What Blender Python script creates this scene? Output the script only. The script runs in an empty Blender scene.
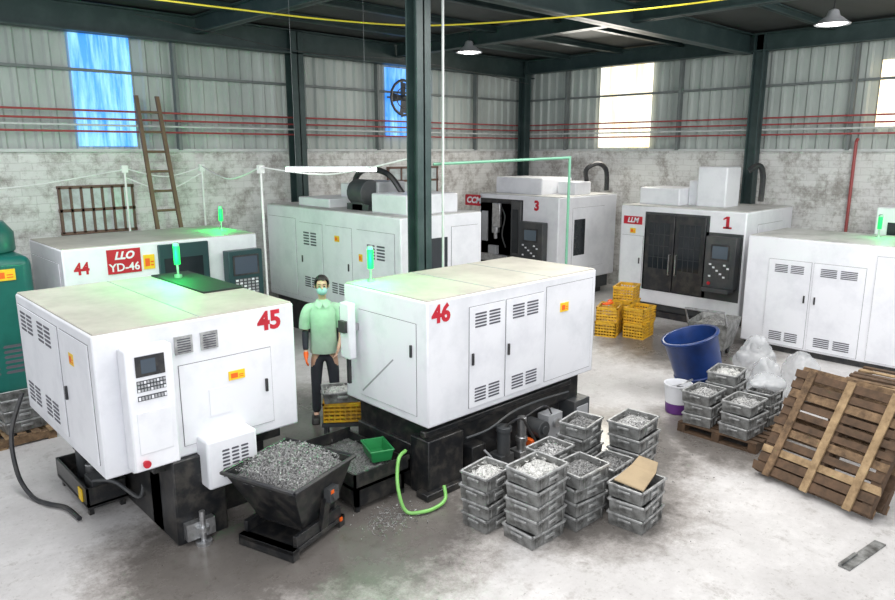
import bpy, bmesh, math, random
from mathutils import Vector, Matrix, Quaternion, noise
random.seed(5)
COL = bpy.context.scene.collection
# ---------------------------------------------------------------- materials
def mat(name, col, rough=.5, metal=0.0, col2=None, scale=3, lo=.45, hi=.65, bump=0, bscale=40, emis=None, es=0, detail=6, alpha=1, trans=0, stretch=None, ecol2=None):
    m = bpy.data.materials.new(name); m.use_nodes = True
    nt = m.node_tree; N = nt.nodes; L = nt.links
    p = N['Principled BSDF']
    p.inputs['Roughness'].default_value = rough
    p.inputs['Metallic'].default_value = metal
    c = (*col, 1)
    p.inputs['Base Color'].default_value = c
    tc = N.new('ShaderNodeTexCoord')
    src = tc.outputs['Object']
    if stretch:
        mp = N.new('ShaderNodeMapping'); mp.inputs['Scale'].default_value = stretch
        L.new(src, mp.inputs['Vector']); src = mp.outputs['Vector']
    if col2 is None: col2 = tuple(x*.82 for x in col)
    nz = N.new('ShaderNodeTexNoise'); nz.inputs['Scale'].default_value = scale; nz.inputs['Detail'].default_value = detail
    nz.inputs['Roughness'].default_value = .65
    L.new(src, nz.inputs['Vector'])
    r = N.new('ShaderNodeValToRGB')
    r.color_ramp.elements[0].position = lo; r.color_ramp.elements[1].position = hi
    r.color_ramp.elements[0].color = c; r.color_ramp.elements[1].color = (*col2, 1)
    L.new(nz.outputs['Fac'], r.inputs['Fac']); L.new(r.outputs['Color'], p.inputs['Base Color'])
    if bump:
        n2 = N.new('ShaderNodeTexNoise'); n2.inputs['Scale'].default_value = bscale; n2.inputs['Detail'].default_value = 4
        L.new(src, n2.inputs['Vector'])
        b = N.new('ShaderNodeBump'); b.inputs['Strength'].default_value = bump; b.inputs['Distance'].default_value = .02
        L.new(n2.outputs['Fac'], b.inputs['Height']); L.new(b.outputs['Normal'], p.inputs['Normal'])
    if emis:
        p.inputs['Emission Color'].default_value = (*emis, 1); p.inputs['Emission Strength'].default_value = es
        if ecol2:
            r2 = N.new('ShaderNodeValToRGB'); r2.color_ramp.elements[0].position = lo; r2.color_ramp.elements[1].position = hi
            r2.color_ramp.elements[0].color = (*emis, 1); r2.color_ramp.elements[1].color = (*ecol2, 1)
            L.new(nz.outputs['Fac'], r2.inputs['Fac']); L.new(r2.outputs['Color'], p.inputs['Emission Color'])
    if trans: p.inputs['Transmission Weight'].default_value = trans
    if alpha < 1: p.inputs['Alpha'].default_value = alpha
    return m

WHITE = mat('machine_white', (.74,.75,.79), .35, col2=(.62,.635,.675), scale=1.3)
WHITE2 = mat('panel_white', (.77,.78,.82), .35, col2=(.68,.69,.735), scale=2)
TOPDUST = mat('dusty_top', (.46,.44,.385), .6, col2=(.35,.33,.29), scale=2.2, lo=.4, hi=.7)
GASK = mat('gasket', (.16,.16,.17), .7)
SLOT = mat('louvre_dark', (.10,.10,.12), .6)
GREYP = mat('grey_plastic', (.35,.36,.38), .5)
BLACK = mat('black_paint', (.018,.019,.023), .4, col2=(.05,.048,.045), scale=6)
MBLACK = mat('matte_black', (.012,.016,.016), .8)
BLACKM = mat('oily_black', (.012,.013,.015), .28, col2=(.045,.042,.038), scale=9)
CHAR = mat('charcoal', (.045,.05,.055), .45, col2=(.07,.07,.07))
TEALD = mat('dark_teal', (.015,.05,.055), .4)
TEAL = mat('teal_green', (.01,.12,.10), .35)
GLASSD = mat('dark_glass', (.02,.025,.03), .08)
SCREEN = mat('screen', (.02,.03,.05), .1, emis=(.35,.45,.5), es=.12)
STEEL = mat('steel', (.55,.56,.57), .35, .9, col2=(.35,.35,.36), scale=12)
ALU = mat('dirty_aluminium', (.33,.335,.33), .5, .5, col2=(.09,.09,.085), scale=9, lo=.38, hi=.66, bump=.3, bscale=25)
ALU2 = mat('aluminium_rim', (.50,.51,.51), .42, .55, col2=(.2,.2,.2), scale=12, lo=.4, hi=.7)
ROOFG = mat('roof_grey', (.55,.55,.54), .5, col2=(.36,.36,.35), scale=2)
RED = mat('red_paint', (.50,.012,.03), .45, col2=(.38,.01,.02))
ORANGE = mat('orange', (.85,.13,.01), .5)
YEL = mat('sticker_yellow', (.85,.55,.02), .45)
YCR = mat('yellow_crate', (.74,.42,.02), .5, col2=(.40,.22,.03), scale=7)
BLUE = mat('blue_plastic', (.009,.036,.16), .35, col2=(.008,.022,.09))
PURP = mat('purple_plastic', (.12,.03,.20), .4)
COLG = mat('column_paint', (.024,.045,.046), .45, col2=(.04,.065,.065))
GRNPIPE = mat('green_pipe', (.15,.36,.25), .4)
GRNHOSE = mat('green_hose', (.22,.55,.13), .35)
GRNB = mat('green_basket', (.02,.24,.07), .4)
PIPER = mat('red_pipe', (.33,.06,.06), .5)
PIPEG = mat('grey_pipe', (.55,.57,.57), .5)
YPIPE = mat('yellow_pipe', (.60,.50,.03), .5)
WIREW = mat('white_cable', (.8,.8,.8), .5)
BEAC = mat('beacon_green', (.0,.25,.06), .5, emis=(.02,1,.14), es=1.0)
BEAC0 = mat('beacon_grey', (.3,.34,.34), .3)
WOOD = mat('pallet_wood', (.26,.165,.09), .85, col2=(.075,.045,.024), scale=9, lo=.32, hi=.64, bump=.4)
WOODL = mat('pallet_wood_light', (.40,.28,.155), .85, col2=(.16,.10,.05), scale=8, lo=.35, hi=.68)
WOODD = mat('pallet_wood_dark', (.12,.07,.04), .85, col2=(.045,.028,.016), scale=8, lo=.35, hi=.7)
CARD = mat('cardboard', (.38,.29,.18), .8)
PLASTIC = mat('clear_wrap', (.62,.64,.66), .18, bump=.7, bscale=9, alpha=.42)
CHIPS = mat('metal_chips', (.62,.62,.62), .4, .4, col2=(.10,.10,.10), scale=55, lo=.44, hi=.6, bump=1, bscale=90)
CHIPD = mat('dark_chips', (.34,.34,.34), .4, .5, col2=(.06,.06,.06), scale=55, lo=.44, hi=.62, bump=1, bscale=90)
CHIPW = mat('pale_parts', (.66,.66,.64), .45, .2, col2=(.3,.3,.3), scale=45, lo=.45, hi=.62, bump=.8, bscale=60)
TUBE = mat('tube_glow', (1,1,1), .4, emis=(1,1,1), es=7)
LAMPM = mat('lamp_glow', (1,1,1), .4, emis=(1,.98,.95), es=9)
CEIL = mat('ceiling_dark', (.050,.055,.054), .8, col2=(.034,.038,.038), scale=.8)
CLAD = mat('cladding', (.50,.54,.52), .55, col2=(.33,.37,.355), scale=1.2, lo=.3, hi=.68, stretch=(1,1,.3))
SIDING = mat('siding_post', (.16,.18,.18), .6)
WINB = mat('window_blue', (.1,.25,.5), .4, emis=(.03,.24,.85), es=1.1, ecol2=(.34,.72,1), scale=6, lo=.42, hi=.62, stretch=(1,1,.12))
WINW = mat('window_warm', (.9,.8,.6), .4, emis=(1,.78,.42), es=1.25, ecol2=(1,.97,.86), scale=4, lo=.40, hi=.55, stretch=(1,1,.2))
WING = mat('window_old', (.30,.33,.32), .3, emis=(.5,.6,.6), es=.30, col2=(.12,.10,.09), scale=4)
FRAMEB = mat('brown_frame', (.14,.08,.06), .6)
RUST = mat('ladder_wood', (.16,.10,.065), .75)
SKIN = mat('skin', (.58,.36,.26), .5)
SHIRT = mat('mint_shirt', (.42,.58,.46), .9, col2=(.36,.50,.40), scale=6, lo=.4, hi=.65, bump=.3, bscale=9)
TROUS = mat('dark_trousers', (.03,.033,.045), .8)
HAIR = mat('black_hair', (.012,.010,.010), .5, bump=.5, bscale=60)
MASKM = mat('face_mask', (.35,.55,.60), .7)
SLEEVE = mat('dark_sleeve', (.02,.02,.035), .7)
SHOE = mat('shoe', (.02,.02,.02), .5)
EYE = mat('eye', (.03,.02,.02), .2)

def floor_mat():
    m = bpy.data.materials.new('concrete_floor'); m.use_nodes = True
    nt = m.node_tree; N = nt.nodes; L = nt.links; p = N['Principled BSDF']
    tc = N.new('ShaderNodeTexCoord')
    def nz(s, d=8, r=.6, dist=0):
        n = N.new('ShaderNodeTexNoise'); n.inputs['Scale'].default_value = s; n.inputs['Detail'].default_value = d
        n.inputs['Roughness'].default_value = r; n.inputs['Distortion'].default_value = dist
        L.new(tc.outputs['Object'], n.inputs['Vector']); return n.outputs['Fac']
    def ramp(f, stops):
        r = N.new('ShaderNodeValToRGB'); e = r.color_ramp.elements
        e[0].position = stops[0][0]; e[0].color = (*stops[0][1], 1); e[1].position = stops[-1][0]; e[1].color = (*stops[-1][1], 1)
        for s in stops[1:-1]:
            x = e.new(s[0]); x.color = (*s[1], 1)
        L.new(f, r.inputs['Fac']); return r.outputs['Color']
    def mul(a, b, fac=1.0):
        x = N.new('ShaderNodeMix'); x.data_type = 'RGBA'; x.blend_type = 'MULTIPLY'; x.inputs[0].default_value = fac
        L.new(a, x.inputs[6]); L.new(b, x.inputs[7]); return x.outputs[2]
    base = ramp(nz(.9, 15, .80, .05), [(.38,(.48,.465,.46)), (.5,(.54,.525,.52)), (.60,(.62,.605,.60))])
    st = ramp(nz(3.2, 14, .80, .05), [(.38,(.68,.66,.64)), (.45,(1,1,1)), (1,(1,1,1))])
    sp = ramp(nz(21, 8, .8), [(.36,(.50,.48,.46)), (.43,(1,1,1)), (1,(1,1,1))])
    sc = ramp(nz(6.5, 14, .85), [(.30,(1,1,1)), (.60,(1,1,1)), (.66,(1.12,1.12,1.12))])
    c = mul(mul(mul(base, st, .7), sp, .65), sc)
    g = None
    for (x, y, r) in [(3.4,4.9,2.0), (2.3,5.1,1.4), (2.7,4.7,.9), (5.3,3.7,1.5), (7.8,3.3,1.4), (3.9,7,2.4), (6.5,4.2,1.5), (11,5.6,2.0)]:
        v = N.new('ShaderNodeVectorMath'); v.operation = 'DISTANCE'; v.inputs[1].default_value = (x, y, 0)
        L.new(tc.outputs['Object'], v.inputs[0])
        mr = N.new('ShaderNodeMapRange'); mr.inputs['From Min'].default_value = 0; mr.inputs['From Max'].default_value = r
        mr.inputs['To Min'].default_value = 1; mr.inputs['To Max'].default_value = 0
        L.new(v.outputs['Value'], mr.inputs['Value'])
        if g is None: g = mr.outputs[0]
        else:
            mx = N.new('ShaderNodeMath'); mx.operation = 'MAXIMUM'; L.new(g, mx.inputs[0]); L.new(mr.outputs[0], mx.inputs[1]); g = mx.outputs[0]
    n3 = nz(4.5, 14, .85, .1)
    ad = N.new('ShaderNodeMath'); ad.operation = 'ADD'; L.new(g, ad.inputs[0]); L.new(n3, ad.inputs[1])
    gr = ramp(ad.outputs[0], [(.62,(1,1,1)), (.80,(.64,.62,.60)), (1.0,(.26,.245,.23))])
    c = mul(c, gr, 1)
    L.new(c, p.inputs['Base Color'])
    rr = N.new('ShaderNodeMapRange'); rr.inputs['From Min'].default_value = .5; rr.inputs['From Max'].default_value = 1.2
    rr.inputs['To Min'].default_value = .62; rr.inputs['To Max'].default_value = .22
    L.new(ad.outputs[0], rr.inputs['Value']); L.new(rr.outputs[0], p.inputs['Roughness'])
    b = N.new('ShaderNodeBump'); b.inputs['Strength'].default_value = .12
    L.new(n3, b.inputs['Height']); L.new(b.outputs['Normal'], p.inputs['Normal'])
    return m

def brick_mat(name, axis):
    m = bpy.data.materials.new(name); m.use_nodes = True
    nt = m.node_tree; N = nt.nodes; L = nt.links; p = N['Principled BSDF']
    tc = N.new('ShaderNodeTexCoord'); sp = N.new('ShaderNodeSeparateXYZ'); cb = N.new('ShaderNodeCombineXYZ')
    L.new(tc.outputs['Object'], sp.inputs[0]); L.new(sp.outputs[axis], cb.inputs[0]); L.new(sp.outputs[2], cb.inputs[1])
    br = N.new('ShaderNodeTexBrick'); br.inputs['Scale'].default_value = 1
    br.inputs['Brick Width'].default_value = .38; br.inputs['Row Height'].default_value = .13; br.inputs['Mortar Size'].default_value = .008; br.inputs['Mortar Smooth'].default_value = .8
    br.inputs['Color1'].default_value = (.70,.70,.69,1); br.inputs['Color2'].default_value = (.64,.64,.63,1); br.inputs['Mortar'].default_value = (.54,.54,.53,1)
    n0 = N.new('ShaderNodeTexNoise'); n0.inputs['Scale'].default_value = 5; L.new(cb.outputs[0], n0.inputs['Vector'])
    va = N.new('ShaderNodeVectorMath'); va.operation = 'MULTIPLY_ADD'; va.inputs[1].default_value = (.04,.04,0)
    L.new(n0.outputs['Color'], va.inputs[0]); L.new(cb.outputs[0], va.inputs[2]); L.new(va.outputs[0], br.inputs['Vector'])
    nz = N.new('ShaderNodeTexNoise'); nz.inputs['Scale'].default_value = 2.2; nz.inputs['Detail'].default_value = 14; nz.inputs['Roughness'].default_value = .82
    L.new(tc.outputs['Object'], nz.inputs['Vector'])
    r = N.new('ShaderNodeValToRGB'); r.color_ramp.elements[0].position = .40; r.color_ramp.elements[0].color = (.48,.45,.43,1)
    r.color_ramp.elements[1].position = .53; r.color_ramp.elements[1].color = (1,1,1,1)
    L.new(nz.outputs['Fac'], r.inputs['Fac'])
    x = N.new('ShaderNodeMix'); x.data_type = 'RGBA'; x.blend_type = 'MULTIPLY'; x.inputs[0].default_value = .95
    L.new(br.outputs['Color'], x.inputs[6]); L.new(r.outputs['Color'], x.inputs[7]); L.new(x.outputs[2], p.inputs['Base Color'])
    p.inputs['Roughness'].default_value = .9
    b = N.new('ShaderNodeBump'); b.inputs['Strength'].default_value = .3; b.inputs['Distance'].default_value = .02; b.invert = True
    L.new(br.outputs['Fac'], b.inputs['Height'])
    b2 = N.new('ShaderNodeBump'); b2.inputs['Strength'].default_value = .5; b2.inputs['Distance'].default_value = .03
    L.new(nz.outputs['Fac'], b2.inputs['Height']); L.new(b.outputs['Normal'], b2.inputs['Normal']); L.new(b2.outputs['Normal'], p.inputs['Normal'])
    return m

# ---------------------------------------------------------------- mesh builder
class B:
    def __init__(s, T=None): s.bm = bmesh.new(); s.T = T or Matrix()
    def add(s, vs, fs, mi=0):
        v = [s.bm.verts.new(s.T @ Vector(p)) for p in vs]
        for f in fs:
            try: s.bm.faces.new([v[i] for i in f]).material_index = mi
            except ValueError: pass
        return s
    def hexa(s, p, mi=0):
        return s.add(p, [(0,3,2,1),(4,5,6,7),(0,1,5,4),(1,2,6,5),(2,3,7,6),(3,0,4,7)], mi)
    def box(s, x0, x1, y0, y1, z0, z1, mi=0):
        return s.hexa([(x0,y0,z0),(x1,y0,z0),(x1,y1,z0),(x0,y1,z0),(x0,y0,z1),(x1,y0,z1),(x1,y1,z1),(x0,y1,z1)], mi)
    def frus(s, cx, cy, z0, z1, ax, ay, bx, by, mi=0):
        return s.hexa([(cx-ax,cy-ay,z0),(cx+ax,cy-ay,z0),(cx+ax,cy+ay,z0),(cx-ax,cy+ay,z0),(cx-bx,cy-by,z1),(cx+bx,cy-by,z1),(cx+bx,cy+by,z1),(cx-bx,cy+by,z1)], mi)
    def tube(s, pts, r, n=8, mi=0, rs=None, cap=True):
        pts = [Vector(p) for p in pts]; rings = []
        up = None
        for i, p in enumerate(pts):
            t = (pts[min(i+1, len(pts)-1)] - pts[max(i-1, 0)]).normalized()
            if up is None:
                up = t.orthogonal().normalized()
            else:
                up = (up - t*up.dot(t))
                up = up.normalized() if up.length > 1e-5 else t.orthogonal().normalized()
            w = t.cross(up); rr = rs[i] if rs else r
            rings.append([s.bm.verts.new(s.T @ (p + (up*math.cos(2*math.pi*k/n) + w*math.sin(2*math.pi*k/n))*rr)) for k in range(n)])
        for a, b in zip(rings, rings[1:]):
            for k in range(n):
                s.bm.faces.new([a[k], a[(k+1) % n], b[(k+1) % n], b[k]]).material_index = mi
        if cap:
            s.bm.faces.new(rings[0][::-1]).material_index = mi; s.bm.faces.new(rings[-1]).material_index = mi
        return s
    def cyl(s, p0, p1, r, r1=None, n=16, mi=0): return s.tube([p0, p1], r, n, mi, rs=[r, r if r1 is None else r1])
    def lathe(s, prof, c=(0,0,0), n=24, mi=0):
        rings = [[s.bm.verts.new(s.T @ Vector((c[0]+r*math.cos(2*math.pi*k/n), c[1]+r*math.sin(2*math.pi*k/n), c[2]+z))) for k in range(n)] for r, z in prof]
        for a, b in zip(rings, rings[1:]):
            for k in range(n): s.bm.faces.new([a[k], a[(k+1) % n], b[(k+1) % n], b[k]]).material_index = mi
        s.bm.faces.new(rings[0][::-1]).material_index = mi; s.bm.faces.new(rings[-1]).material_index = mi
        return s
    def ellip(s, prof, n=28, mi=0, wr=0):   # prof: (z, rx, ry, cy)
        rings = []
        for z, rx, ry, cy in prof:
            ring = []
            for k in range(n):
                a = 2*math.pi*k/n; q = 1+wr*noise.noise(Vector((math.cos(a)*2.2, math.sin(a)*2.2, z*9)))
                ring.append(s.bm.verts.new(s.T @ Vector((rx*math.cos(a)*q, cy+ry*math.sin(a)*q, z))))
            rings.append(ring)
        for a, b in zip(rings, rings[1:]):
            for k in range(n): s.bm.faces.new([a[k], a[(k+1) % n], b[(k+1) % n], b[k]]).material_index = mi
        s.bm.faces.new(rings[0][::-1]).material_index = mi; s.bm.faces.new(rings[-1]).material_index = mi
        return s
    def ball(s, c, r, sub=2, mi=0, sc=(1,1,1)):
        M = s.T @ Matrix.Translation(c) @ Matrix.Diagonal((r*sc[0], r*sc[1], r*sc[2], 1))
        res = bmesh.ops.create_icosphere(s.bm, subdivisions=sub, radius=1, matrix=M)
        for v in res['verts']:
            for f in v.link_faces: f.material_index = mi
        return s
    def heap(s, x0, x1, y0, y1, z, h, n=16, rough=.03, mi=0):
        g = []
        for j in range(n+1):
            row = []
            for i in range(n+1):
                u, v = i/n, j/n
                e = (1-(2*u-1)**4)*(1-(2*v-1)**4)
                hh = z + h*e*(.6+.4*math.cos((u-.5)*2.2)*math.cos((v-.5)*2.2)) + random.uniform(-rough, rough)*(.3+e)
                row.append(s.bm.verts.new(s.T @ Vector((x0+(x1-x0)*u, y0+(y1-y0)*v, hh))))
            g.append(row)
        for j in range(n):
            for i in range(n): s.bm.faces.new([g[j][i], g[j][i+1], g[j+1][i+1], g[j+1][i]]).material_index = mi
        return s
    def curls(s, x0, x1, y0, y1, zf, cnt, size, mi=0, gauss=False):
        for _ in range(cnt):
            if gauss: x = (x0+x1)/2+random.gauss(0,.22)*(x1-x0); y = (y0+y1)/2+random.gauss(0,.22)*(y1-y0)
            else: x = random.uniform(x0, x1); y = random.uniform(y0, y1)
            z = zf(x, y)
            d = Vector((random.gauss(0,1), random.gauss(0,1), random.gauss(0,.6))).normalized()*size*random.uniform(.5,1.3)
            e = Vector((random.gauss(0,1), random.gauss(0,1), random.gauss(0,1))).normalized()*size*.35
            p = Vector((x, y, z))
            s.add([p, p+d, p+d+e, p+e], [(0,1,2,3)], mi)
        return s
    def obj(s, name, mats, parent=None, bev=0, seg=2, smooth=True, label=None, recalc=True):
        if recalc: bmesh.ops.recalc_face_normals(s.bm, faces=s.bm.faces)
        me = bpy.data.meshes.new(name); s.bm.to_mesh(me); s.bm.free()
        for m in (mats if isinstance(mats, (list, tuple)) else [mats]): me.materials.append(m)
        if smooth:
            me.polygons.foreach_set('use_smooth', [True]*len(me.polygons))
            me.set_sharp_from_angle(angle=math.radians(38))
        o = bpy.data.objects.new(name, me); COL.objects.link(o)
        if parent: o.parent = parent
        if bev:
            b = o.modifiers.new('bevel', 'BEVEL'); b.width = bev; b.segments = seg; b.limit_method = 'ANGLE'
        if label: o['label'] = label
        return o

def meta(o, label, cat, group=None, loc=None, rot=0, kind=None):
    o['label'] = label; o['category'] = cat
    if group: o['group'] = group
    if kind: o['kind'] = kind
    if loc is not None: o.location = loc
    if rot: o.rotation_euler = (0, 0, math.radians(rot))
    return o
def root(name, label, cat, loc, rot=0, group=None):
    o = bpy.data.objects.new(name, None); o.empty_display_size = .2; COL.objects.link(o)
    return meta(o, label, cat, group, loc, rot)
def struct(o): o['kind'] = 'structure'; return o
def spline(pts, n=8):
    P = [Vector(p) for p in pts]; P = [P[0]] + P + [P[-1]]; out = []
    for i in range(1, len(P)-2):
        for k in range(n):
            t = k/n; a, b, c, d = P[i-1], P[i], P[i+1], P[i+2]
            out.append(.5*((2*b)+(c-a)*t+(2*a-5*b+4*c-d)*t*t+(3*b-a-3*c+d)*t**3))
    out.append(P[-2]); return out
def frameL(y_far, x=0.0):   # face looking to -x ; u runs towards -y
    return Matrix(((0,0,-1,x),(-1,0,0,y_far),(0,1,0,0),(0,0,0,1)))
def frameR(y=0.0):          # face looking to -y ; u runs to +x
    return Matrix(((1,0,0,0),(0,0,-1,y),(0,1,0,0),(0,0,0,1)))
def text(parent, name, body, m, T, u, w, d, size, bold=.0, shear=0, sx=1):
    cu = bpy.data.curves.new(name, 'FONT'); cu.body = body; cu.size = size; cu.extrude = .0015; cu.offset = bold; cu.shear = shear
    cu.align_x = 'CENTER'; cu.align_y = 'CENTER'; cu.resolution_u = 3
    t = bpy.data.objects.new('tmp', cu); COL.objects.link(t)
    bpy.context.view_layer.update()
    me = bpy.data.meshes.new_from_object(t.evaluated_get(bpy.context.evaluated_depsgraph_get()))
    bpy.data.objects.remove(t)
    me.transform(T @ Matrix.Translation((u, w, d)) @ Matrix.Diagonal((sx, 1, 1, 1)))
    me.materials.clear(); me.materials.append(m)
    o = bpy.data.objects.new(name, me); COL.objects.link(o); o.parent = parent; return o

# ---------------------------------------------------------------- machine pieces
def panel(parent, T, u0, u1, w0, w1, name='access_panel', m=None, handle=None, vents=(), th=.012, label=None):
    b = B(T); b.box(u0-.005, u1+.005, w0-.005, w1+.005, -.002, .003, 1); b.box(u0, u1, w0, w1, 0, th, 0)
    o = b.obj(name, [m or WHITE2, GASK], parent, label=label)
    if handle:
        u, w = handle; h = B(T); h.box(u-.012, u+.012, w-.06, w+.06, th, th+.02); h.obj('handle', BLACK, o, bev=.004)
    for v in vents: louvre(o, T, *v, d=th)
    return o
def louvre(parent, T, u0, u1, w0, w1, rows=5, cols=2, d=0.0):
    b = B(T); cw = (u1-u0)/cols; rh = (w1-w0)/rows
    for i in range(cols):
        for j in range(rows):
            a0 = u0+cw*i+cw*.08; a1 = u0+cw*(i+1)-cw*.08; c0 = w0+rh*j+rh*.25; c1 = c0+rh*.5
            r = (c1-c0)/2
            b.add([(a0+r,c0,d+.002),(a1-r,c0,d+.002),(a1,c0+r,d+.002),(a1-r,c1,d+.002),(a0+r,c1,d+.002),(a0,c0+r,d+.002)], [(0,1,2,3,4,5)])
            b.box(a0+r, a1-r, c1-r*.4, c1+r*.2, d, d+.006)
    return b.obj('louvre_vent', SLOT, parent, smooth=False)
def sticker(parent, T, u, w, sx=.07, sy=.055, d=.014, m=None):
    b = B(T); b.box(u-sx, u+sx, w-sy, w+sy, 0, d, 0); b.box(u-sx*.75, u+sx*.1, w-sy*.6, w+sy*.5, d, d+.001, 1)
    b.box(u+sx*.25, u+sx*.8, w-sy*.55, w-sy*.35, d, d+.001, 1); b.box(u+sx*.25, u+sx*.8, w-sy*.1, w+sy*.1, d, d+.001, 1)
    return b.obj('warning_sticker', [m or YEL, ORANGE if m is None else BLACK], parent, smooth=False)
def beacon(parent, x, y, z, h=.14, energy=14):
    b = B(); b.cyl((x,y,z), (x,y,z+.03), .04, n=16); b.cyl((x,y,z+.03), (x,y,z+h), .012, n=10)
    p = b.obj('signal_tower', STEEL, parent)
    b = B(); b.lathe([(.030,0),(.033,.01),(.033,.19),(.029,.20)], (x,y,z+h), 18); b.obj('green_lamp', BEAC, p, label='lit green signal lamp')
    b = B(); b.lathe([(.032,.0),(.032,.03),(.020,.04)], (x,y,z+h+.20), 18); b.obj('lamp_cap', BEAC0, p)
    L = bpy.data.lights.new('beacon_light', 'POINT'); L.energy = energy; L.color = (.0,1,.16); L.shadow_soft_size = .05
    o = bpy.data.objects.new('beacon_light', L); COL.objects.link(o); o.parent = parent; o.location = (x-.13, y-.14, z+.24)
def keypad(parent, T, u0, u1, w0, w1, d, r=5, c=5, m=None):
    b = B(T); b.box(u0, u1, w0, w1, d-.002, d+.004, 1)
    du = (u1-u0)/c; dw = (w1-w0)/r
    for i in range(c):
        for j in range(r): b.box(u0+du*(i+.18), u0+du*(i+.82), w0+dw*(j+.2), w0+dw*(j+.8), d+.004, d+.012, 0 if (i+j) % 4 else 2)
    return b.obj('keypad', [m or GREYP, CHAR, WHITE2], parent, smooth=False)
def stop_button(parent, T, u, w, d):
    b = B(T); b.cyl((u,w,d), (u,w,d+.03), .02, n=12); b.cyl((u,w,d+.03), (u,w,d+.045), .030, n=14); return b.obj('stop_button', RED, parent)
def console(parent, T, u0, u1, w0, w1, d0, d1, m=CHAR, scr=(.12,.88,.55,.92), km=None):
    b = B(T); b.box(u0, u1, w0, w1, d0, d1); o = b.obj('control_panel', m, parent, bev=.012)
    W = u1-u0; H_ = w1-w0
    b = B(T); b.box(u0+W*scr[0], u0+W*scr[1], w0+H_*scr[2], w0+H_*scr[3], d1-.002, d1+.008, 0)
    b.box(u0+W*(scr[0]+.05), u0+W*(scr[1]-.05), w0+H_*(scr[2]+.03), w0+H_*(scr[3]-.03), d1+.008, d1+.010, 1)
    b.obj('screen', [BLACK, SCREEN], o)
    keypad(o, T, u0+W*.15, u0+W*.85, w0+H_*.2, w0+H_*(scr[2]-.06), d1, 5, 6, km)
    stop_button(o, T, u0+W*.22, w0+H_*.09, d1)
    return o

# ================================================================ ROOM
b = B(); b.add([(-8,-8,0),(15.2,-8,0),(15.2,13,0),(-8,13,0)], [(0,1,2,3)]); struct(b.obj('floor', floor_mat(), smooth=False))
b = B(); b.box(-3, 15.2, 12.7, 13.0, 0, 3.3); struct(b.obj('wall_left', brick_mat('white_brick', 0)))
b = B(); b.box(14.9, 15.2, -4, 12.7, 0, 3.3); struct(b.obj('wall_right', brick_mat('white_brick2', 1)))
b = B(); b.box(-3, 15.2, -2, 13.0, 5.6, 5.75); struct(b.obj('ceiling', CEIL))
def clad(a0, a1, z0, z1, axis, off, name, m, pitch=.25, amp=.04):
    b = B(); x = a0; P = []
    while x < a1-1e-4:
        P += [(x,0), (min(x+pitch*.5, a1),0), (min(x+pitch*.64, a1),amp), (min(x+pitch*.86, a1),amp)]
        x += pitch
    P.append((a1,0))
    vs = []; fs = []
    for k, (x, o) in enumerate(P):
        for z in (z0, z1): vs.append((x, off-o, z) if axis == 0 else (off-o, x, z))
        if k: fs.append((2*k-2, 2*k, 2*k+1, 2*k-1))
    b.add(vs, fs); return struct(b.obj(name, m, smooth=False, recalc=False))
clad(-3, 14.9, 3.3, 5.6, 0, 12.8, 'wall_left.001', CLAD)
clad(-4, 12.8, 3.3, 5.6, 1, 15.0, 'wall_right.001', CLAD)
clad(3.75, 4.68, 3.36, 5.5, 0, 12.74, 'window_1', WINB, .17, .03)
clad(10.2, 11.3, 3.6, 5.1, 0, 12.74, 'window_2', WINB, .17, .03)
clad(8.86, 10.28, 3.36, 5.3, 1, 14.94, 'window_3', WINW, .24, .03)
clad(3.2, 4.20, 3.7, 4.9, 1, 14.94, 'window_4', WINW, .24, .03)
def small_window(a0, a1, z0, z1, n, name):
    b = B(); b.box(a0, a1, 12.66, 12.71, z0, z1, 1)
    for k in range(n+1):
        x = a0+(a1-a0)*k/n; b.box(x-.02, x+.02, 12.64, 12.70, z0, z1, 0)
    for z in (z0, (z0+z1)/2, z1): b.box(a0-.03, a1+.03, 12.64, 12.70, z-.025, z+.025, 0)
    b.box(a0-.08, a1+.08, 12.60, 12.72, z0-.09, z0-.03, 2)
    return struct(b.obj(name, [FRAMEB, WING, PIPEG]))
small_window(3.35, 4.5, 1.95, 2.7, 7, 'window_5')
small_window(10.2, 11.7, 2.3, 2.9, 4, 'window_6')
b = B(); b.box(-3, 14.9, 12.64, 12.72, 3.27, 3.32); struct(b.obj('trim_1', PIPEG))
b = B(); b.box(14.84, 14.92, -4, 12.7, 3.27, 3.32); struct(b.obj('trim_2', PIPEG))
for k, z in enumerate((4.55,)):
    b = B(); b.box(-3, 14.9, 12.68, 12.74, z, z+.045); struct(b.obj('trim_3', SIDING))
    b = B(); b.box(14.88, 14.94, -4, 12.7, z, z+.045); struct(b.obj('trim_4', SIDING))
def pipe(name, pts, r, m, label, cat='pipe', group=None, n=8):
    b = B(); b.tube(pts, r, n); return meta(b.obj(name, m), label, cat, group)
for i, (z, m, nm) in enumerate([(3.60,PIPER,'red'), (3.70,PIPEG,'grey'), (3.80,PIPER,'red'), (3.93,PIPER,'red')]):
    pipe('wall_pipe', [(-3,12.55,z), (14.72,12.55,z), (14.72,-3,z)], .017, m, '%s painted service pipe running along the cladding' % nm, group='service pipes along the wall')
for a in (1.2, 5.4, 9.9, 13.0):
    b = B(); b.box(a-.03, a+.03, 12.58, 12.7, 3.3, 5.55); meta(b.obj('cladding_post', SIDING), 'thin dark steel post against the corrugated wall', 'post', 'cladding posts')
for y in (8.1, 4.6, 2.2, 11.2):
    b = B(); b.box(14.78, 14.9, y-.03, y+.03, 3.3, 5.55); meta(b.obj('cladding_post', SIDING), 'thin dark steel post against the corrugated wall', 'post', 'cladding posts')
pipe('drain_pipe', [(14.8,4.45,0), (14.8,4.45,3.45), (14.86,4.45,3.5)], .03, PIPER, 'vertical red-brown pipe on the white brick wall')
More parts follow.
